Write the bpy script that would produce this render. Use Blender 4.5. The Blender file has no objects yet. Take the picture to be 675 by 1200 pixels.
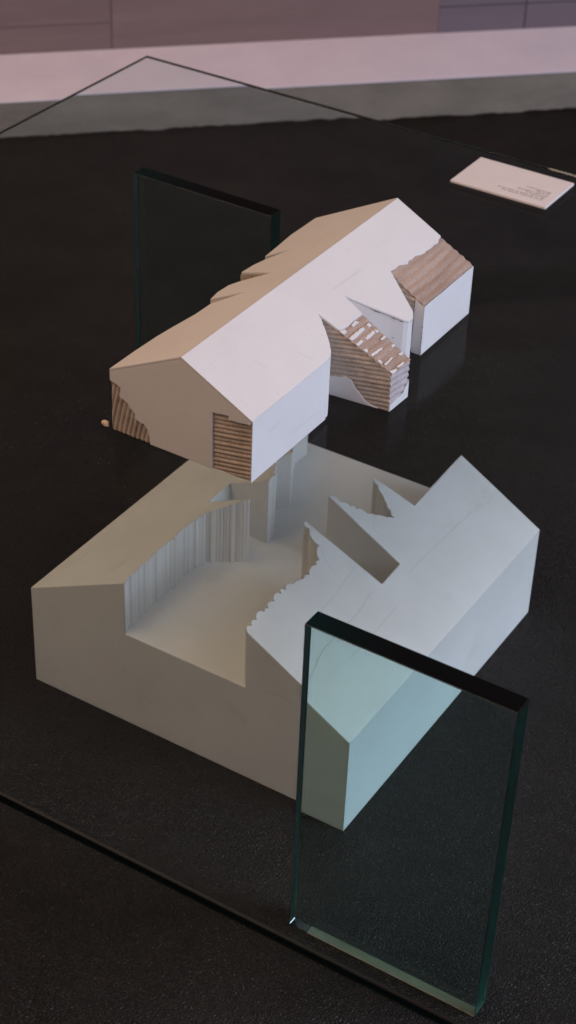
import bpy, bmesh, math, random
from mathutils import Vector, Matrix
random.seed(7)
S = 0.4                      # one model unit (width of the plaster block) in metres
SC = bpy.context.scene
COL = SC.collection

# ------------------------------------------------------------------ camera
cam_d = bpy.data.cameras.new('camera'); cam = bpy.data.objects.new('camera', cam_d); COL.objects.link(cam)
R = Matrix(((0.84783219, -0.33128307, 0.4140436), (0.52917799, 0.4786357, -0.70062724), (0.03392989, 0.81311708, 0.58111047)))
cam.matrix_world = Matrix.Translation(Vector((2.51702644, -2.93359098, 3.3317436)) * S) @ R.to_4x4()
cam_d.sensor_fit = 'HORIZONTAL'; cam_d.sensor_width = 36; cam_d.lens = 2133.413 / 675 * 36
cam_d.clip_start = 0.05; cam_d.clip_end = 100
cam_d.dof.use_dof = True; cam_d.dof.focus_distance = 4.35 * S; cam_d.dof.aperture_fstop = 15
SC.camera = cam

# ------------------------------------------------------------------ world and lamps
W = bpy.data.worlds.new('World'); SC.world = W; W.use_nodes = True
nt = W.node_tree; bg = nt.nodes['Background']
bg.inputs['Color'].default_value = (0.98, 0.78, 0.80, 1); bg.inputs['Strength'].default_value = 0.19

def area(name, loc, target, size, power, color, size_y=None):
    d = bpy.data.lights.new(name, 'AREA'); o = bpy.data.objects.new(name, d); COL.objects.link(o)
    d.energy = power; d.color = color; d.size = size
    if size_y: d.shape = 'RECTANGLE'; d.size_y = size_y
    o.location = loc
    o.rotation_euler = (Vector(target) - Vector(loc)).to_track_quat('-Z', 'Y').to_euler()
    return o
T = (0.2, 0.2, 0.3)
area('cool_window_lamp', (2.85, 0.50, 1.35), T, 1.5, 68, (0.69, 0.79, 1.0), 1.3)
area('warm_ceiling_lamp', (-0.85, -1.05, 2.65), T, 2.3, 40, (1.0, 0.69, 0.42), 2.3)

SC.view_settings.view_transform = 'Standard'; SC.view_settings.look = 'None'
SC.view_settings.exposure = 0.0; SC.view_settings.gamma = 1.0
SC.cycles.use_denoising = True
SC.cycles.max_bounces = 16; SC.cycles.transmission_bounces = 14; SC.cycles.glossy_bounces = 8; SC.cycles.transparent_max_bounces = 8
SC.cycles.caustics_refractive = True; SC.cycles.caustics_reflective = True
SC.cycles.blur_glossy = 0.6

# ------------------------------------------------------------------ materials
class N:
    def __init__(s, name):
        s.m = bpy.data.materials.new(name); s.m.use_nodes = True; s.t = s.m.node_tree
        s.b = s.t.nodes['Principled BSDF']
    def n(s, typ, **kw):
        x = s.t.nodes.new(typ)
        for k, v in kw.items():
            if hasattr(x, k): setattr(x, k, v)
            else: x.inputs[k.replace('_', ' ')].default_value = v
        return x
    def l(s, a, b): s.t.links.new(a, b)
    def coord(s, scale=(1, 1, 1)):
        g = s.n('ShaderNodeTexCoord'); m = s.n('ShaderNodeMapping'); m.inputs['Scale'].default_value = scale
        s.l(g.outputs['Object'], m.inputs['Vector']); return m.outputs[0]
    def noise(s, vec, scale, detail=4, rough=.55):
        x = s.n('ShaderNodeTexNoise'); x.inputs['Scale'].default_value = scale; x.inputs['Detail'].default_value = detail
        x.inputs['Roughness'].default_value = rough; s.l(vec, x.inputs['Vector']); return x.outputs['Fac']
    def ramp(s, fac, stops):
        x = s.n('ShaderNodeValToRGB'); e = x.color_ramp.elements
        while len(e) < len(stops): e.new(.5)
        for q, (p, c) in zip(e, stops): q.position = p; q.color = (*c, 1) if len(c) == 3 else c
        s.l(fac, x.inputs['Fac']); return x.outputs['Color']
    def mix(s, fac, a, b, mode='MIX'):
        x = s.n('ShaderNodeMix'); x.data_type = 'RGBA'; x.blend_type = mode
        for sock, v in ((x.inputs['Factor'], fac), (x.inputs['A'] if False else x.inputs[6], a), (x.inputs[7], b)):
            if hasattr(v, 'links'): s.l(v, sock)
            elif isinstance(v, (int, float)): sock.default_value = v
            else: sock.default_value = (*v, 1)
        return x.outputs[2]
    def bump(s, h, strength, dist, normal=None):
        x = s.n('ShaderNodeBump'); x.inputs['Strength'].default_value = strength; x.inputs['Distance'].default_value = dist
        s.l(h, x.inputs['Height'])
        if normal is not None: s.l(normal, x.inputs['Normal'])
        return x.outputs['Normal']

def mat_paint(name, base, dark, rough=.6, bev=.0012, grain=.25, smudge=.5):
    k = N(name); v = k.coord()
    c = k.ramp(k.noise(v, 9, 6, .65), [(.3, dark), (.62, base)])
    sp = k.ramp(k.noise(v, 260, 2), [(.70, (1, 1, 1)), (.78, (.72, .68, .64))])
    c = k.mix(.55, c, sp, 'MULTIPLY')
    sm = k.ramp(k.noise(k.coord((1, .35, 1)), 26, 5, .7), [(.60, (1, 1, 1)), (.80, (.86, .84, .82))])
    c = k.mix(smudge, c, sm, 'MULTIPLY')
    k.l(c, k.b.inputs['Base Color']); k.b.inputs['Roughness'].default_value = rough
    k.b.inputs['Specular IOR Level'].default_value = .3
    bv = k.n('ShaderNodeBevel'); bv.samples = 4; bv.inputs['Radius'].default_value = bev
    nn = k.bump(k.noise(v, 420, 3), grain, .0004, bv.outputs['Normal'])
    nn = k.bump(k.noise(v, 22, 3), .25, .0012, nn)
    k.l(nn, k.b.inputs['Normal']); return k.m
M_paint = mat_paint('white painted card', (.80, .765, .755), (.75, .71, .70))
M_plaster = mat_paint('cast plaster', (.775, .757, .722), (.71, .692, .658), rough=.5, bev=.0022, smudge=.85, grain=.4)

def mat_board(name, a, b, scale, stretch=(1, 1, 1), rough=.85):
    k = N(name); v = k.coord(stretch)
    c = k.ramp(k.noise(v, scale, 5, .7), [(.28, a), (.72, b)])
    f = k.ramp(k.noise(k.coord((1, 1, 1)), 700, 2), [(.35, (.72, .68, .64)), (.65, (1.0, 1.0, 1.0))])
    c = k.mix(.8, c, f, 'MULTIPLY')
    k.l(c, k.b.inputs['Base Color']); k.b.inputs['Roughness'].default_value = rough
    k.b.inputs['Specular IOR Level'].default_value = .15
    k.l(k.bump(k.noise(k.coord(), 600, 3), .5, .0006), k.b.inputs['Normal']); return k.m
M_board = mat_board('torn corrugated board', (.42, .335, .275), (.68, .575, .50), 60)
M_board_grey = mat_board('greyish corrugated board', (.50, .42, .42), (.66, .60, .62), 30)
M_kraft = mat_board('bare brown card', (.38, .265, .21), (.60, .455, .38), 60, (1, .12, 1))

def mat_glass(name, col, dens, mirror, rough=0.0, ground=0.0):
    # clear glass with an anti-glare finish: refraction plus only a share of the plain surface reflection
    k = N(name); t = k.t; t.nodes.remove(k.b)
    g = k.n('ShaderNodeBsdfGlass'); g.inputs['IOR'].default_value = 1.5; g.inputs['Roughness'].default_value = rough
    r = k.n('ShaderNodeBsdfRefraction'); r.inputs['IOR'].default_value = 1.5; r.inputs['Roughness'].default_value = 0.0
    g.inputs['Color'].default_value = (1, 1, 1, 1); r.inputs['Color'].default_value = (1, 1, 1, 1)
    mx = k.n('ShaderNodeMixShader'); mx.inputs[0].default_value = mirror; k.l(r.outputs[0], mx.inputs[1]); k.l(g.outputs[0], mx.inputs[2])
    a = k.n('ShaderNodeVolumeAbsorption'); a.inputs['Color'].default_value = (*col, 1); a.inputs['Density'].default_value = dens
    o = t.nodes['Material Output']
    if ground:   # a ground edge scatters light inside the glass
        tr = k.n('ShaderNodeBsdfTranslucent'); tr.inputs['Color'].default_value = (.005, .72, .68, 1)
        m2 = k.n('ShaderNodeMixShader'); m2.inputs[0].default_value = ground; k.l(mx.outputs[0], m2.inputs[1]); k.l(tr.outputs[0], m2.inputs[2]); mx = m2
    k.l(mx.outputs[0], o.inputs['Surface']); k.l(a.outputs[0], o.inputs['Volume']); return k.m
# absorption per metre = (1 - colour) * density
M_glass = mat_glass('green tinted thick glass', (.15, .82, .76), 17, .85)
M_top = mat_glass('dark polished glass top', (.15, .80, .80), 17, .12)
M_side = mat_glass('satin glass side', (.10, .86, .86), 14, 1.0, .15, .5)
M_arris = mat_glass('ground glass arris', (.15, .80, .80), 17, 1.0, .35)
M_sheet = mat_glass('clear glass sheet', (.30, .86, .88), 9, .16)
M_edge = mat_glass('polished glass edge', (.30, .86, .88), 10, 1.0, 0, .10)
M_arris_sheet = mat_glass('ground sheet arris', (.30, .86, .88), 10, 1.0, .35)

k = N('dark grained tabletop'); v = k.coord()
vo = k.n('ShaderNodeTexVoronoi'); vo.feature = 'DISTANCE_TO_EDGE'; vo.inputs['Scale'].default_value = 330
wn = k.n('ShaderNodeTexNoise'); wn.inputs['Scale'].default_value = 60; k.l(v, wn.inputs['Vector'])
va = k.n('ShaderNodeVectorMath'); va.operation = 'MULTIPLY_ADD'; va.inputs[1].default_value = (.006, .006, .006)
k.l(wn.outputs['Color'], va.inputs[0]); k.l(v, va.inputs[2]); k.l(va.outputs[0], vo.inputs['Vector'])
cr = k.ramp(vo.outputs['Distance'], [(.0, (.1, .1, .1)), (.34, (1, 1, 1))])
base = k.ramp(k.noise(v, 3.2, 7, .68), [(.34, (.020, .0155, .0120)), (.66, (.044, .0360, .0300))])
base = k.mix(.75, base, cr, 'MULTIPLY')
dust = k.ramp(k.noise(v, 340, 2, .4), [(.735, (0, 0, 0)), (.78, (1, 1, 1))])
dz = k.ramp(k.noise(v, 7, 3), [(.5, (0, 0, 0)), (.75, (.35, .35, .35))])
dm = k.mix(1.0, dust, dz, 'MULTIPLY')
base = k.mix(dm, base, (.13, .12, .11))
k.l(base, k.b.inputs['Base Color'])
k.l(k.ramp(k.noise(v, 12, 4), [(.3, (.48,) * 3), (.7, (.64,) * 3)]), k.b.inputs['Roughness'])
k.b.inputs['Specular IOR Level'].default_value = .22
k.l(k.bump(k.noise(v, 30, 3), .3, .002, k.bump(cr, 1.0, .0016)), k.b.inputs['Normal'])
M_table = k.m

def simple(name, col, rough, vary=.12, scale=14, bump=.2, stretch=(1, 1, 1), fine=300):
    k = N(name); v = k.coord(stretch)
    lo = tuple(c * (1 - vary) for c in col); hi = tuple(min(1, c * (1 + vary)) for c in col)
    c = k.ramp(k.noise(v, scale, 6, .65), [(.3, lo), (.7, hi)])
    k.l(c, k.b.inputs['Base Color']); k.b.inputs['Roughness'].default_value = rough
    k.b.inputs['Specular IOR Level'].default_value = .25
    k.l(k.bump(k.noise(v, fine, 4), bump, .001), k.b.inputs['Normal']); return k.m
M_concrete = simple('rough grey concrete', (.245, .215, .185), .9, .22, 6, .8, (1, 1, 2.5), 120)
M_ledge = simple('pale pink stone', (.93, .84, .97), .7, .06, 8, .3)
M_wall = simple('mauve brown wall panel', (.215, .150, .148), .7, .13, 6, .4, (.5, .5, 4))
M_wall_daylight = simple('daylight tinted wall panel', (.165, .135, .160), .6, .10, 6, .3, (.5, .5, 4))  # bluish daylight patch on the brown wall, painted in as a panel colour
M_joint = simple('pale wall joint', (.25, .18, .175), .8)
M_joint_d = simple('dark wall joint', (.03, .025, .04), .8)
M_card = simple('pinkish white card', (.86, .78, .77), .7, .03, 30, .2)
M_ink = simple('grey ink', (.10, .075, .07), .8)
M_crumb = simple('tan crumb', (.80, .60, .42), .8)
M_pad = simple('pale grey pad', (.80, .62, .46), .8, .08, 60)
M_crack = simple('hairline crack', (.40, .38, .36), .9)
M_dust = simple('pale dust', (.35, .32, .29), .9)
M_smear = simple('dry smear', (.055, .048, .042), .8, .4, 200)

# ------------------------------------------------------------------ helpers (u, v, z in model units)
def link(name, bm, mats, origin=(0, 0, 0), parent=None, smooth=False, recalc=True):
    if recalc: bmesh.ops.recalc_face_normals(bm, faces=bm.faces)
    o0 = Vector(origin)
    for v in bm.verts: v.co = (v.co - o0) * S
    me = bpy.data.meshes.new(name); bm.to_mesh(me); bm.free()
    for m in (mats if isinstance(mats, (list, tuple)) else [mats]): me.materials.append(m)
    if smooth:
        for p in me.polygons: p.use_smooth = True
    o = bpy.data.objects.new(name, me); COL.objects.link(o); o.location = o0 * S
    if parent is not None:
        o.parent = parent; o.location = o0 * S - parent.location
    return o
def tag(o, label, cat, group=None):
    o['label'] = label; o['category'] = cat
    if group: o['group'] = group
    return o
def structure(o): o['kind'] = 'structure'; return o

def face(bm, pts, mi=0):
    try:
        f = bm.faces.new([bm.verts.new(p) for p in pts]); f.material_index = mi; return f
    except ValueError: return None
def add_box(bm, p0, p1, mi=0):
    (a, b, c), (d, e, f) = p0, p1
    V = [bm.verts.new(p) for p in ((a, b, c), (d, b, c), (d, e, c), (a, e, c), (a, b, f), (d, b, f), (d, e, f), (a, e, f))]
    for q in ((0, 3, 2, 1), (4, 5, 6, 7), (0, 1, 5, 4), (1, 2, 6, 5), (2, 3, 7, 6), (3, 0, 4, 7)):
        bm.faces.new([V[i] for i in q]).material_index = mi
def slab(bm, poly, top, bot):
    """prism over a plan polygon; top and bot are functions of (u, v)"""
    t = [bm.verts.new((u, v, top(u, v))) for u, v in poly]; b = [bm.verts.new((u, v, bot(u, v))) for u, v in poly]
    bm.faces.new(t); bm.faces.new(b[::-1]); n = len(poly)
    for i in range(n): bm.faces.new((t[i], b[i], b[(i + 1) % n], t[(i + 1) % n]))
def plate(bm, pts, nrm, th):
    """extrude a planar 3-D polygon by th against nrm"""
    n = Vector(nrm).normalized(); t = [bm.verts.new(Vector(p)) for p in pts]; b = [bm.verts.new(Vector(p) - n * th) for p in pts]
    bm.faces.new(t); bm.faces.new(b[::-1]); m = len(pts)
    for i in range(m): bm.faces.new((t[i], b[i], b[(i + 1) % m], t[(i + 1) % m]))
def jag(pts, step=.006, amp=.003, rnd=None):
    """roughen an open polyline"""
    rnd = rnd or random.Random(3); out = [pts[0]]
    for a, b in zip(pts, pts[1:]):
        a = Vector(a); b = Vector(b); d = b - a; L = d.length; k = max(1, int(L / step))
        nn = Vector((-d.y, d.x)) / max(L, 1e-9)
        for i in range(1, k + 1):
            p = a + d * (i / k)
            if i < k: p = p + nn * rnd.uniform(-amp, amp) + d / k * rnd.uniform(-.3, .3)
            out.append((p.x, p.y))
    return out
def scallop(pts, period=.02, amp=.006, side=1, n=6, rnd=None):
    """bulging lobes with sharp cusps along an open polyline; returns (u, v) points"""
    rnd = rnd or random.Random(5); out = [pts[0]]
    for a, b in zip(pts, pts[1:]):
        a = Vector(a); b = Vector(b); d = b - a; L = d.length; k = max(1, round(L / period))
        nn = Vector((-d.y, d.x)) / L * side
        edges = [0] + [(i + rnd.uniform(-.36, .36)) / k for i in range(1, k)] + [1]
        for i in range(k):
            am = amp * rnd.uniform(.25, 1.25); e0, e1 = edges[i], edges[i + 1]
            for j in range(1, n + 1):
                f = j / n; p = a + d * (e0 + (e1 - e0) * f) + nn * am * math.sin(math.pi * f) ** .7 + Vector((rnd.uniform(-.0011, .0011), rnd.uniform(-.0011, .0011))) if j < n else a + d * e1
                out.append((p.x, p.y))
    return out
def ribbed(bm, o, ex, ey, n, poly, period, amp, depth, ang=0, res=None, jit=.3, seed=1, sharp=.55, groove=False):
    """corrugated sheet: grid over poly (convex, in ex/ey coordinates) sunk by depth, ribs run along angle ang"""
    rnd = random.Random(seed); o = Vector(o); ex = Vector(ex); ey = Vector(ey); n = Vector(n)
    xs = [p[0] for p in poly]; ys = [p[1] for p in poly]; x0, x1, y0, y1 = min(xs), max(xs), min(ys), max(ys)
    res = res or period / 9; g = bmesh.new(); nx = int((x1 - x0) / res) + 1; ny = int((y1 - y0) / res) + 1
    ca, sa = math.cos(ang), math.sin(ang); ph = [rnd.uniform(-jit, jit) for _ in range(400)]; ah = [rnd.uniform(.55, 1.2) for _ in range(400)]
    vs = []
    for j in range(ny + 1):
        row = []
        for i in range(nx + 1):
            x = x0 + (x1 - x0) * i / nx; y = y0 + (y1 - y0) * j / ny
            q = (-x * sa + y * ca) / period + .13 * math.sin(17 * (x * ca + y * sa)) + 40
            c = int(q); f = q - c; f = min(max(f + .12 * ph[c % 400] * math.sin(math.pi * f), 0), 1)
            h = (math.sin(math.pi * f) ** sharp) * ah[c % 400] * amp
            h += amp * .12 * math.sin(91 * x + 37 * y + c) * math.sin(53 * y - 29 * x)
            row.append(g.verts.new((x, y, h)))
        vs.append(row)
    for j in range(ny):
        for i in range(nx): g.faces.new((vs[j][i], vs[j][i + 1], vs[j + 1][i + 1], vs[j + 1][i]))
    m = len(poly); area_ = sum(poly[i][0] * poly[(i + 1) % m][1] - poly[(i + 1) % m][0] * poly[i][1] for i in range(m))
    for i in range(m):
        a, b = poly[i], poly[(i + 1) % m]; d = (b[0] - a[0], b[1] - a[1]); nn = (d[1], -d[0], 0) if area_ > 0 else (-d[1], d[0], 0)
        geo = g.verts[:] + g.edges[:] + g.faces[:]
        bmesh.ops.bisect_plane(g, geom=geo, plane_co=(a[0], a[1], 0), plane_no=nn, clear_outer=True, dist=1e-6)
    mp = {}
    for v in g.verts: mp[v.index if False else v] = bm.verts.new(o + ex * v.co.x + ey * v.co.y + n * (v.co.z - depth))
    flip = ex.cross(ey).dot(n) < 0
    for f in g.faces:
        q = [mp[v] for v in f.verts]; bm.faces.new(q[::-1] if flip else q)
    g.free()

# ------------------------------------------------------------------ table, ledge, wall
t_ = Vector((0.71308782, 0.70107472, 0)); n_ = Vector((-0.70107472, 0.71308782, 0)); C0 = 3.575
def bgp(a, b, z): return tuple(t_ * a + n_ * b + Vector((0, 0, z)))
bm = bmesh.new()
face(bm, [bgp(-9, C0 + .3, 0), bgp(-9, -7, 0), bgp(9, -7, 0), bgp(9, C0 + .3, 0)])
structure(link('floor', bm, M_table))
HL = .187
ledge = bpy.data.objects.new('ledge', None); COL.objects.link(ledge); ledge.location = Vector(bgp(1.5, C0, 0)) * S
tag(ledge, 'long pale pink stone ledge with grey concrete front along the brown wall', 'ledge')
bm = bmesh.new(); rnd = random.Random(11)
def ob(bm, a0, a1, b0, b1, z0, z1):
    P = [bgp(a0, b0, z0), bgp(a1, b0, z0), bgp(a1, b1, z0), bgp(a0, b1, z0), bgp(a0, b0, z1), bgp(a1, b0, z1), bgp(a1, b1, z1), bgp(a0, b1, z1)]
    V = [bm.verts.new(p) for p in P]
    for q in ((0, 3, 2, 1), (4, 5, 6, 7), (0, 1, 5, 4), (1, 2, 6, 5), (2, 3, 7, 6), (3, 0, 4, 7)): bm.faces.new([V[i] for i in q])
ob(bm, -6, 9, C0, C0 + .5, -.05, HL - .0045)
link('kerb_face', bm, M_concrete, bgp(1.5, C0, 0), ledge)
bm = bmesh.new(); ob(bm, -6, 9, C0 - .003, C0 + .534, HL - .004, HL)
link('ledge_top', bm, M_ledge, bgp(1.5, C0, HL - .01), ledge)
# ragged strip of dark floor covering turned up against the kerb
bm = bmesh.new(); pts = []; a = -1.6; h = .006
while a < 5.5:
    h = min(max(h + rnd.uniform(-.0035, .0035), .002), .011); pts.append((a, h)); a += rnd.uniform(.005, .02)
plate(bm, [bgp(a, C0 - .006, z) for a, z in pts] + [bgp(5.5, C0 - .006, .001), bgp(-1.6, C0 - .006, .001)], -n_, -.005)
o = link('floor_covering_edge', bm, M_table, bgp(1.5, C0, 0)); structure(o)
# wall of panels
B = C0 + .532
wall = bpy.data.objects.new('wall', None); COL.objects.link(wall); wall.location = Vector(bgp(1.5, B, HL)) * S; structure(wall)
bm = bmesh.new(); ob(bm, -6, 9, B + .006, B + .12, HL - .1, 3.5); link('wall_backing', bm, M_joint, bgp(1.5, B, HL), wall)
def panel(a0, a1, z0, z1, m, bb=0.0):
    bm = bmesh.new(); ob(bm, a0, a1, B - bb, B + .1, z0, z1); return link('wall_panel', bm, m, bgp((a0 + a1) / 2, B, z0), wall)
panel(-6, .791, HL - .05, .311, M_wall); panel(-6, .791, .3155, 3, M_wall)
panel(.797, 2.345, HL - .05, 3, M_wall)
panel(2.346, 2.772, HL - .05, .3115, M_wall_daylight, .0015); panel(2.346, 2.772, .3165, 3, M_wall_daylight, .0015)
panel(2.778, 9, HL - .05, .3115, M_wall_daylight, .0015); panel(2.778, 9, .3165, 3, M_wall_daylight, .0015)
bm = bmesh.new(); ob(bm, 2.3465, 9, B + .002, B + .012, HL - .04, 3.2); link('joint_backing', bm, M_joint_d, bgp(3, B, HL), wall)

# ------------------------------------------------------------------ glass
H = .9226; TS = .0259; Z = H + TS
SU0, SU1, SV0, SV1 = -1.0172, 2.05, -1.1161, 1.9608
def glass_box(name, p0, p1, mat, bev, parent=None):
    bm = bmesh.new(); add_box(bm, p0, p1)
    bmesh.ops.recalc_face_normals(bm, faces=bm.faces)
    bmesh.ops.bevel(bm, geom=bm.edges[:], offset=bev, segments=1, affect='EDGES')
    c = ((p0[0] + p1[0]) / 2, (p0[1] + p1[1]) / 2, p0[2])
    if isinstance(mat, list):
        bm.normal_update()
        for f in bm.faces:
            m_ = max(abs(q) for q in f.normal)
            if len(mat) == 4: f.material_index = 3 if m_ < .99 else (1 if abs(f.normal.z) > .99 else (2 if abs(f.normal.x) > .99 else 0)); continue
            f.material_index = len(mat) - 1 if m_ < .99 else (0 if abs(f.normal.z) > .99 or len(mat) == 2 else 1)
    return link(name, bm, mat, c, parent)
tag(glass_box('glass_shelf', (SU0, SV0, H), (SU1, SV1, Z), [M_sheet, M_edge, M_arris_sheet], .0030), 'large clear horizontal glass sheet carrying the white house model', 'glass shelf')
PG = 'upright glass slabs holding up the shelf'
fp = glass_box('glass_slab', (1.0497, -.3643, .0035), (1.5457, -.3106, H - .001), [M_glass, M_top, M_side, M_arris], .0016)
tag(fp, 'thick upright glass slab in front of the right corner of the plaster block', 'glass slab', PG)
bm = bmesh.new(); add_box(bm, (1.098, -.3625, .0005), (1.542, -.3125, .0042))
link('base_pad', bm, M_pad, (1.32, -.338, .0005), fp)
rp = glass_box('glass_slab', (-.5165, 1.187, .0005), (-.0174, 1.2407, H - .001), [M_glass, M_top, M_side, M_arris], .0016)
tag(rp, 'dark upright glass slab behind the white house model, towards the pink ledge', 'glass slab', PG)

# ------------------------------------------------------------------ plaster mould under the sheet
L = 1.0403; HF = .3023; HLm = .3184; HR = .2986; SL = .5743; S2 = .487
hl = lambda u: HLm + S2 * u
hr = lambda u: HR + SL * (1 - u)
left = [(.3095, 0)]
left += scallop([(.305, .018), (.303, .08), (.299, .145), (.294, .188), (.305, .236), (.293, .274), (.302, .335), (.312, .38)], .021, .007, 1)
left += scallop([(.312, .38), (.356, .410), (.400, .4345)], .017, .0025, -1)[1:] + [(.4035, .4375), (.4030, .4405)]
left += [(.27, .439), (.27, .549), (.399, .541), (.396, .568)]
left += scallop([(.396, .568), (.36, .63), (.330, .692)], .022, .006, -1)[1:]
left += [(.364, .717)] + scallop([(.364, .717), (.30, .80), (.255, .913)], .022, .006, -1)[1:] + [(.259, .985), (.15, .985), (.15, L)]
right = scallop([(.6814, 0), (.676, .05), (.673, .172), (.674, .224), (.687, .285), (.677, .35), (.653, .388), (.589, .416)], .031, .0095, 1, 7)
right += [(.8145, .444), (.812, .546), (.586, .543)]
right += scallop([(.586, .543), (.637, .572), (.676, .598), (.733, .66)], .03, .009, 1, 6)[1:]
right += scallop([(.733, .66), (.690, .681), (.626, .719)], .024, .007, 1, 6)[1:]
right += [(.740, .750), (.734, 1.0), (.734, L)]
bm = bmesh.new()
top = {}
def V(p, z):
    key = (round(p[0], 5), round(p[1], 5), round(z, 5))
    if key not in top: top[key] = bm.verts.new((p[0], p[1], z))
    return top[key]
def poly(pts): 
    o = []
    for p in pts:
        v = V(p[:2], p[2])
        if not o or o[-1] is not v: o.append(v)
    if o[0] is o[-1]: o.pop()
    return bm.faces.new(o)
T3 = lambda pl, f: [(p[0], p[1], f(p[0])) for p in pl]
lo = [(0, 0)] + left + [(0, L)]
ro = right + [(1, L), (1, 0)]
from mathutils.geometry import delaunay_2d_cdt
def cap(pl, f):
    vv, _, ff, _, _, _ = delaunay_2d_cdt([Vector(p) for p in pl], [], [list(range(len(pl)))], 1, 1e-6)
    for t in ff: poly([(vv[i].x, vv[i].y, f(vv[i].x)) for i in t])
cap(lo, hl); cap(ro[::-1], hr); cap(left + right[::-1], lambda u: HF)
for ch, f in ((left, hl), (right, hr)):
    for a, b in zip(ch, ch[1:]):
        poly([(*a, f(a[0])), (*b, f(b[0])), (*b, HF), (*a, HF)])
u1, u2 = left[0][0], right[0][0]; w1, w2 = left[-1][0], right[-1][0]
for v_, a_, b_ in ((0, u1, u2), (L, w1, w2)):
    poly([(0, v_, 0), (a_, v_, 0), (a_, v_, HF), (a_, v_, hl(a_)), (0, v_, hl(0))])
    poly([(a_, v_, 0), (b_, v_, 0), (b_, v_, HF), (a_, v_, HF)])
    poly([(b_, v_, 0), (1, v_, 0), (1, v_, hr(1)), (b_, v_, hr(b_)), (b_, v_, HF)])
poly([(0, 0, 0), (0, L, 0), (0, L, hl(0)), (0, 0, hl(0))]); poly([(1, 0, 0), (1, L, 0), (1, L, hr(1)), (1, 0, hr(1))])
poly([(0, 0, 0), (u1, 0, 0), (u2, 0, 0), (1, 0, 0), (1, L, 0), (w2, L, 0), (w1, L, 0), (0, L, 0)])
mould = link('plaster_mould', bm, M_plaster, (.5, .5, 0))
tag(mould, 'pale plaster block with a jagged house shaped hollow, under the glass sheet', 'plaster block')
# hairline cracks in the cast surface
def crack(pts, f, w=.0007):
    q = jag(pts, .02, .0012, random.Random(int(pts[0][0] * 1000))); bm = bmesh.new()
    for a, b in zip(q, q[1:]):
        d = Vector((b[0] - a[0], b[1] - a[1])).normalized(); s = Vector((-d.y, d.x)) * w * .5
        face(bm, [(a[0] - s.x, a[1] - s.y, f(a[0] - s.x) + .0006), (a[0] + s.x, a[1] + s.y, f(a[0] + s.x) + .0006), (b[0] + s.x, b[1] + s.y, f(b[0] + s.x) + .0006), (b[0] - s.x, b[1] - s.y, f(b[0] - s.x) + .0006)])
    link('crack', bm, M_crack, (pts[0][0], pts[0][1], f(pts[0][0])), mould)
crack([(.812, .395), (.822, .30), (.823, .16), (.845, .06), (.842, -.0)], hr)
crack([(.655, .392), (.69, .36), (.73, .35)], hr, .0005); crack([(.745, .43), (.757, .30), (.765, .16)], hr, .0005)
crack([(.84, .55), (.845, .75), (.85, .90)], hr, .0005); crack([(.88, .20), (.875, .42)], hr, .0005); crack([(.70, .59), (.72, .57), (.74, .575)], hr, .0005)

def vcrack(pts, w=.0006):
    q = jag(pts, .015, .0012, random.Random(int(pts[0][0] * 977))); bm = bmesh.new()
    for a, b in zip(q, q[1:]):
        d = Vector((b[0] - a[0], b[1] - a[1])).normalized(); s = Vector((-d.y, d.x)) * w * .5
        face(bm, [(a[0] - s.x, -.0006, a[1] - s.y), (a[0] + s.x, -.0006, a[1] + s.y), (b[0] + s.x, -.0006, b[1] + s.y), (b[0] - s.x, -.0006, b[1] - s.y)])
    link('crack', bm, M_crack, (pts[0][0], 0, pts[0][1]), mould)
vcrack([(.842, .386), (.838, .35), (.842, .318)]); vcrack([(.842, .318), (.80, .325), (.74, .322)]); vcrack([(.09, .265), (.14, .252), (.20, .262)], .0005)
# ------------------------------------------------------------------ house model on the sheet
HP, HZ = .2712, .1699; UP = .4936; V0, V1 = -.0141, .9905
def roof(u, v=0):
    return Z + (HP - (UP - u) * (HP - .1698) / (UP - .2914) if u < UP else HP - (u - UP) * (HP - .1701) / (.6869 - UP))
base = Z + .0008; SK = .006
house = bpy.data.objects.new('house_model', None); COL.objects.link(house); house.location = Vector((.49, .45, Z)) * S
tag(house, 'white cardboard house model with torn brown patches, on top of the glass sheet', 'model house')
leftw = [(.262, .965), (.2585, .84), (.270, .76), (.279, .682), (.347, .698), (.299, .654), (.282, .624), (.274, .577), (.402, .519), (.322, .498), (.297, .482), (.292, .44), (.303, .391), (.401, .397), (.330, .350), (.327, .289), (.309, .22), (.298, .168), (.292, .08), (.2915, V0)]
rightw_body = [(.6869, V0 + .009), (.6869, .315), (.685, .335), (.679, .347), (.663, .366), (.632, .395), (.600, .4265), (.794, .4455), (.7955, .5250), (.601, .5375), (.656, .573), (.700, .605), (.727, .622), (.735, .632), (.737, .643), (.735, .655), (.725, .672), (.649, .718), (.624, .7325), (.704, .729), (.7045, .7215), (.7329, .7206), (.7329, V1)]
loop = [(UP, V0 + .009)] + rightw_body + [(UP, V1)] + leftw[:-1] + [(.2915, V0 + .009)]
bm = bmesh.new(); tt = [bm.verts.new((u, v, roof(u) - SK)) for u, v in loop]; bb = [bm.verts.new((u, v, base)) for u, v in loop]
nl = len(loop); k0 = 0; k1 = 1 + len(rightw_body)
for i in range(nl): bm.faces.new((tt[i], bb[i], bb[(i + 1) % nl], tt[(i + 1) % nl]))
bm.faces.new(tt[k0:k1 + 1]); bm.faces.new(tt[k1:] + [tt[0]]); bm.faces.new(bb[::-1])
link('walls', bm, M_paint, (.49, .45, Z), house)
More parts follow.
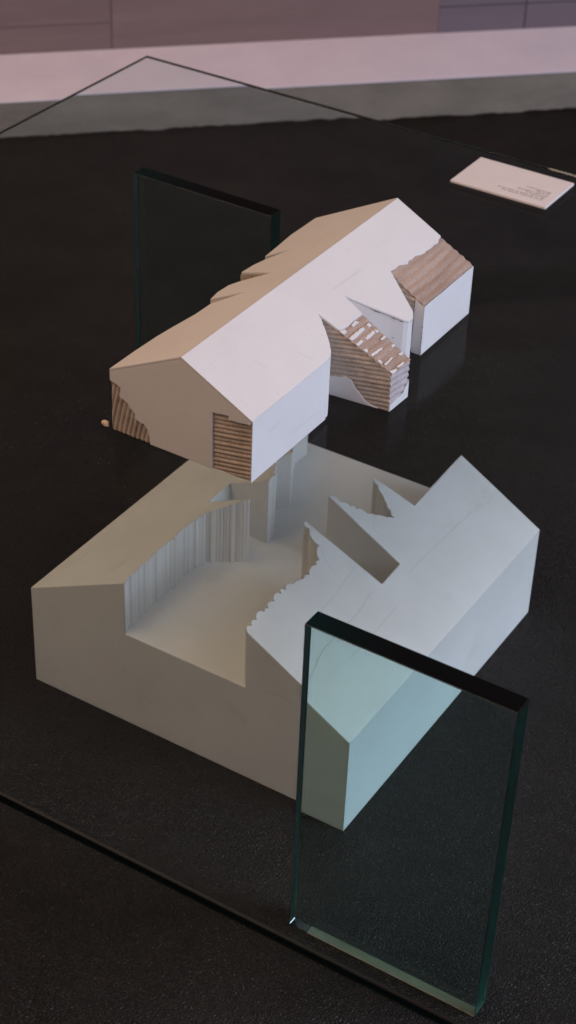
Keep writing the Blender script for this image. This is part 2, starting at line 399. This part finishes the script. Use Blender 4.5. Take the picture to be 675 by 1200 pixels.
# painted skins
rt = lambda u, v: roof(u); rb = lambda u, v: roof(u) - SK + .0004
bm = bmesh.new(); slab(bm, [(UP - .0003, V0), (UP - .0003, V1)] + leftw, rt, rb)
link('roof', bm, M_paint, (.38, .45, Z + .2), house)
rj = random.Random(9)
peel = jag([(.6215, .735), (.623, .769), (.630, .80), (.629, .854), (.635, .885), (.636, .968), (.630, V1)], .008, .0022, rj)
w1e = jag([(.653, .4262), (.657, .447), (.6565, .49), (.657, .5330)], .008, .0012, rj)
poly_r = [(UP, V0), (.6875, V0), (.6875, .315), (.6855, .335), (.679, .347), (.663, .366), (.632, .395), (.598, .419)] + w1e + \
    [(.601, .5375), (.656, .5725), (.700, .6045), (.727, .6215), (.7357, .6315), (.7378, .643), (.7357, .656), (.725, .6725), (.649, .7185)] + peel + [(UP, V1)]
bm = bmesh.new(); slab(bm, poly_r, rt, rb)
link('roof', bm, M_paint, (.6, .45, Z + .2), house)
# gable skin with the two torn-out patches
G = lambda u, z: (u, V0, z)
tearL = jag([(.2915, 1.087), (.300, 1.084), (.310, 1.082), (.322, 1.077), (.319, 1.050), (.330, 1.046), (.341, 1.041), (.349, 1.030), (.363, 1.019), (.362, 1.006), (.372, 1.002), (.384, .998), (.388, 1.001), (.399, .987), (.402, .975), (.406, base)], .007, .0012, rj)
tearR = jag([(.583, base), (.582, 1.02), (.581, 1.104)], .01, .0008, rj) + jag([(.583, 1.103), (.625, 1.109), (.626, 1.098), (.684, 1.105)], .01, .0009, rj)
sk = tearL + tearR + [(.6869, roof(.6869) - SK), (UP, roof(UP) - SK), (.2915, roof(.2915) - SK)]
bm = bmesh.new(); plate(bm, [G(*p) for p in sk], (0, -1, 0), .0045); link('gable_wall', bm, M_paint, (.49, V0, Z), house)
def rib_part(name, mat, label, *args, **kw):
    bm = bmesh.new(); ribbed(bm, *args, **kw); o = link(name, bm, mat, kw.get('org', args[0]), house, smooth=False, recalc=False)
    if label: o['label'] = label
    return o
X, Y, ZZ = (1, 0, 0), (0, 1, 0), (0, 0, 1)
rib_part('exposed_board', M_board, 'torn patch of upright corrugated flutes at the left of the gable', (0, V0, 0), X, ZZ, (0, -1, 0), [(.2925, base), (.41, base), (.41, 1.09), (.2925, 1.09)], .0130, .0036, .0070, ang=math.radians(78), seed=3, sharp=1.0)
rib_part('exposed_board', M_board, 'torn patch of level corrugated flutes at the right corner of the gable', (0, V0, 0), X, ZZ, (0, -1, 0), [(.580, base), (.6865, base), (.6865, 1.11), (.580, 1.11)], .0112, .0030, .0062, ang=math.radians(11), seed=4, sharp=1.0)
# filler strip closing the corner behind the right patch, and the side skin
bm = bmesh.new(); plate(bm, [(.6895, V0 + .001, base), (.6895, .318, base), (.6895, .318, roof(.6895) - .001), (.6895, V0 + .001, roof(.6895) - .001)], X, .0022); link('side_wall', bm, M_paint, (.689, .15, Z), house)
# front wing: raw flutes on its front, end and slope, scraps of paint left on them
wa, wb = Vector((.598, .419, 0)), Vector((.798, .4372, 0)); we = (wb - wa).normalized(); wn = Vector((we.y, -we.x, 0)); wl = (wb - wa).length
rib_part('exposed_board', M_board, 'wavy stacked corrugated layers on the front of the middle wing', wa, we, ZZ, wn, [(0, base), (wl, base), (wl, roof(.798) - .006), (0, roof(.598) - .006)], .0120, .0036, .0064, ang=math.radians(7), seed=6, sharp=.9)
wf = jag([(.0, 1.003), (.045, 1.003), (.079, 1.012), (.098, 1.006), (.109, .987), (.125, .972), (.139, .958), (.155, .952), (.172, base)], .008, .0014, rj)
bm = bmesh.new(); plate(bm, [wa + we * a + Vector((0, 0, z)) for a, z in wf + [(0, base)]], wn, .004); link('wing_wall', bm, M_paint, wa + Vector((0, 0, Z)), house)
ea, eb = Vector((.8005, .4380, 0)), Vector((.8035, .5255, 0)); ee = (eb - ea).normalized(); en = Vector((ee.y, -ee.x, 0)); el = (eb - ea).length
rib_part('exposed_board', M_board_grey, 'slanting grey flutes on the end of the middle wing', ea, ee, ZZ, en, [(0, base), (el, base), (el, roof(.802) - .004), (0, roof(.802) - .004)], .0170, .0050, .0062, ang=math.radians(-8), seed=8, sharp=1.0)
wz = jag([(0, base), (0, .9665), (.012, .968), (.05, .971), (.063, .972), (.07, .983), (.083, .992), (el, 1.000), (el, base)][1:8], .01, .001, rj)
bm = bmesh.new(); plate(bm, [ea + ee * a + Vector((0, 0, z)) for a, z in [(0, base)] + wz + [(el, base)]], en, .0035); link('wing_wall', bm, M_paint, ea + Vector((0, 0, Z)), house)
sr = Vector((1, 0, -(HP - .1701) / (.6869 - UP))); srn = Vector((-sr.z, 0, 1)).normalized()
def slope_poly(pts): return [(p[0] - UP, p[1]) for p in pts]
og = Vector((UP, 0, Z + HP))
rib_part('exposed_board', M_kraft, 'bare brown slope of the middle wing with scraps of white paint', og, sr, Y, srn, slope_poly([(.652, .4245), (.8015, .4375), (.8045, .5265), (.652, .5335)]), .0165, .0030, .0046, ang=math.radians(88), seed=12, sharp=1.0, res=.003)
bm = bmesh.new(); rf = random.Random(21)
FL = [[(.659, .494), (.661, .471), (.667, .472), (.667, .501)], [(.680, .428), (.680, .496), (.688, .494), (.689, .430)], [(.702, .47), (.701, .512), (.708, .511), (.709, .47)], [(.700, .429), (.699, .455), (.706, .456), (.707, .430)],
      [(.738, .436), (.741, .486), (.745, .484), (.744, .437)], [(.681, .511), (.681, .524), (.690, .523), (.689, .511)], [(.751, .517), (.753, .527), (.758, .526), (.756, .512)], [(.7725, .444), (.772, .485), (.775, .484), (.777, .444)],
      [(.719, .432), (.722, .446), (.729, .441), (.728, .433)], [(.701, .516), (.706, .525), (.712, .524), (.708, .514)], [(.654, .4255), (.661, .444), (.667, .441), (.667, .4265)], [(.791, .4375), (.797, .462), (.8015, .460), (.8015, .4385)],
      [(.794, .470), (.796, .5), (.8005, .498), (.800, .472)], [(.725, .505), (.724, .526), (.731, .526), (.730, .508)], [(.757, .437), (.760, .447), (.768, .445), (.767, .4375)], [(.775, .508), (.778, .525), (.783, .524), (.781, .51)]]
for q in FL:
    j = jag(q + [q[0]], .006, .0009, rf)[:-1]
    slab(bm, j, lambda u, v: roof(u) - .0006, lambda u, v: roof(u) - .0032)
o = link('paint_scrap', bm, M_paint, (.73, .47, Z + .15), house)
# far wing: bare card slope, raw corner in front
rib_part('exposed_board', M_kraft, 'bare brown striped slope of the far wing', og, sr, Y, srn, slope_poly([(.618, .733), (.704, .7225), (.7325, .7215), (.7325, V1 - .0005), (.618, V1 - .0005)]), .0200, .0030, .0044, ang=math.radians(90), seed=14, sharp=1.2, res=.004)
fa = Vector((.624, .7235, 0)); rib_part('exposed_board', M_board, 'small dark corner of flutes where the far wing meets the roof', fa, X, ZZ, (0, -1, 0), [(0, Z + .05), (.080, Z + .05), (.080, roof(.704) - .005), (0, roof(.624) - .005)], .0125, .0045, 0, ang=math.radians(-10), seed=15)
bm = bmesh.new(); q = jag([(.7335, .7195), (.7335, V1)], .02, .0006, rf)
plate(bm, [(.7335, .7200, base), (.7335, V1, base)] + [(.7335, v, roof(.7335) - .001 - abs(random.Random(i).uniform(0, .003))) for i, v in enumerate([V1, .95, .92, .915, .87, .83, .80, .795, .76, .7200])], X, .0006)
link('side_wall', bm, M_paint, (.7335, .85, Z), house)
# raw faces inside the notches of the left eave
for (a, b), s0, s1 in ((((.274, .577), (.402, .519)), .0, .75), (((.279, .682), (.347, .698)), .1, .6)):
    a = Vector((*a, 0)); b = Vector((*b, 0)); d = (b - a).normalized(); nn = Vector((d.y, -d.x, 0)); ln = (b - a).length
    ua, ub = a + d * ln * s0, a + d * ln * s1
    rib_part('exposed_board', M_board, None, ua + nn * .0005, d, ZZ, nn, [(0, Z + .06), ((ub - ua).length, Z + .06), ((ub - ua).length, roof(ub.x) - .006), (0, roof(ua.x) - .006)], .0125, .0035, 0, ang=math.radians(84), seed=17)

# scratches in the paint
M_scr = simple('paint scratch', (.56, .52, .50), .8)
for a, b in (((.632, .262), (.668, .282)), ((.575, .520), (.577, .660)), ((.59, .14), (.625, .150))):
    bm = bmesh.new(); q = jag([a, b], .02, .001, rf)
    for p, r in zip(q, q[1:]):
        d = Vector((r[0] - p[0], r[1] - p[1])).normalized(); s = Vector((-d.y, d.x)) * .0003
        face(bm, [(p[0] - s.x, p[1] - s.y, roof(p[0] - s.x) + .0005), (p[0] + s.x, p[1] + s.y, roof(p[0] + s.x) + .0005), (r[0] + s.x, r[1] + s.y, roof(r[0] + s.x) + .0005), (r[0] - s.x, r[1] - s.y, roof(r[0] - s.x) + .0005)])
    link('scratch', bm, M_scr, (a[0], a[1], roof(a[0])), house)
for (v0, z0), (v1, z1) in (((.15, .998), (.29, .990)), ((.05, 1.052), (.11, 1.055))):
    bm = bmesh.new(); face(bm, [(.6901, v0, z0), (.6901, v1, z1), (.6901, v1, z1 + .0006), (.6901, v0, z0 + .0006)])
    link('scratch', bm, M_scr, (.69, v0, z0), house)

M_nick = simple('brown nick', (.14, .10, .08), .9)
rn = random.Random(44)
def nick(pts):
    bm = bmesh.new(); face(bm, pts); link('nick', bm, M_nick, pts[0], house)
for z_ in (.955, .962, .975, .984, .990, .998, 1.012, 1.03):
    h_ = rn.uniform(.002, .006); w_ = rn.uniform(.0012, .0026)
    nick([(.7329 - w_, .7198, z_), (.7332, .7198, z_), (.7332, .7198, z_ + h_), (.7329 - w_ * .5, .7198, z_ + h_)])
for t_0, z_, h_ in ((.62, 1.035, .004), (.66, 1.022, .007), (.64, 1.000, .003), (.71, 1.045, .003)):
    a_ = Vector((.656, .573, 0)); b_ = Vector((.727, .622, 0)); d_ = b_ - a_; nn = Vector((d_.y, -d_.x, 0)).normalized() * .0006; p_ = a_ + d_ * t_0 + nn; q_ = a_ + d_ * (t_0 + .03) + nn
    nick([(p_.x, p_.y, z_), (q_.x, q_.y, z_), (q_.x, q_.y, z_ + h_), (p_.x, p_.y, z_ + h_)])
a_ = Vector((.656, .5722, 0)); b_ = Vector((.727, .6212, 0)); d_ = b_ - a_; nn = Vector((d_.y, -d_.x, 0)).normalized() * .0012
for i in range(9):
    p_ = a_ + d_ * (i / 9) + nn; q_ = a_ + d_ * ((i + .9) / 9) + nn; z1_, z2_ = roof(p_.x) - .0045, roof(q_.x) - .0045; h_ = rn.uniform(.0006, .0022)
    nick([(p_.x, p_.y, z1_ - h_), (q_.x, q_.y, z2_ - h_), (q_.x, q_.y, z2_), (p_.x, p_.y, z1_)])
for i in range(12):
    u_ = rn.uniform(.52, .67); v_ = rn.uniform(.02, .95); w_ = rn.uniform(.0006, .0013)
    if u_ > .61 and v_ > .34: continue
    nick([(u_, v_, roof(u_) + .0005), (u_ + w_, v_, roof(u_ + w_) + .0005), (u_ + w_, v_ + w_, roof(u_ + w_) + .0005), (u_, v_ + w_ * 1.4, roof(u_) + .0005)])

# crumb that broke off the corner
bm = bmesh.new(); bmesh.ops.create_icosphere(bm, subdivisions=2, radius=.010)
rc = random.Random(2)
for v in bm.verts: v.co = Vector((v.co.x * 1.1, v.co.y * .75, v.co.z * .8)) * rc.uniform(.72, 1.15) + Vector((.271, -.010, Z + .0085))
tag(link('cardboard_crumb', bm, M_crumb, (.271, -.010, Z)), 'tiny tan crumb on the glass beside the left corner of the house model', 'crumb')

# ------------------------------------------------------------------ label card on the sheet
bm = bmesh.new(); add_box(bm, (.3125, 1.6815, Z + .0005), (.6315, 1.8855, Z + .0085))
bmesh.ops.bevel(bm, geom=bm.edges[:], offset=.0012, segments=1, affect='EDGES')
card = link('label_card', bm, M_card, (.472, 1.783, Z))
tag(card, 'pinkish white label card with tiny upside down print, behind the house model', 'label card')
bm = bmesh.new(); rt_ = random.Random(4); zt = Z + .0087
for r, (ur, ul) in enumerate(((.602, .470), (.602, .448), (.603, .540), (.604, .505), (.604, .560), (.604, .525))):
    v = 1.721 + r * .0118; u = ur
    while u > ul:
        wd = rt_.randint(2, 8)
        for _ in range(wd):
            if u < ul: break
            hh = rt_.choice((.0035, .0035, .0035, .0055)); w = .0021
            face(bm, [(u - w, v, zt), (u, v, zt), (u, v - hh + .0035 + .0035, zt), (u - w, v - hh + .0035 + .0035, zt)] if False else [(u - w, v, zt), (u, v, zt), (u, v - hh, zt), (u - w, v - hh, zt)])
            u -= .0029
        u -= .0035
link('printed_text', bm, M_ink, (.53, 1.75, zt), card)

# ------------------------------------------------------------------ dust on the glass, smear on the floor
bm = bmesh.new(); rd = random.Random(31)
for _ in range(220):
    u = rd.uniform(-.6, 1.5); v = rd.uniform(-.7, 1.7); r = rd.uniform(.0007, .0015)
    if rd.random() < .55:
        u, v = rd.choice(((.40, -.12), (.78, .55), (.86, .50), (.15, .0), (.9, .8), (.75, -.05))); u += rd.gauss(0, .06); v += rd.gauss(0, .06)
    if .25 < u < .83 and -.02 < v < 1.0: continue
    a = rd.uniform(0, 3); face(bm, [(u + r * math.cos(a + k * 1.57), v + r * (1.2 if k % 2 else .8) * math.sin(a + k * 1.57), Z + .0008) for k in range(4)])
o = link('dust', bm, M_dust, (.5, .5, Z)); o['kind'] = 'stuff'; o['label'] = 'fine pale dust specks scattered on the glass sheet'
bm = bmesh.new()
for s in range(26):
    a = .15 + s * .05; ru = .25
    p = (.60 + .0 + .05 * s / 26 * 2, -.01 - .06 * (s / 26) ** 2 - .02 * s / 26)
    for _ in range(3):
        u = p[0] - .05 + rd.uniform(-.006, .006); v = p[1] + rd.uniform(-.005, .005); r = rd.uniform(.001, .003) * (1.2 - s / 26)
        face(bm, [(u + r * math.cos(k * 1.05), v + r * .6 * math.sin(k * 1.05), .0012) for k in range(6)])
o = link('dust', bm, M_smear, (.6, 0, 0)); o['kind'] = 'stuff'; o['label'] = 'faint curved scuff on the dark floor beside the plaster block'
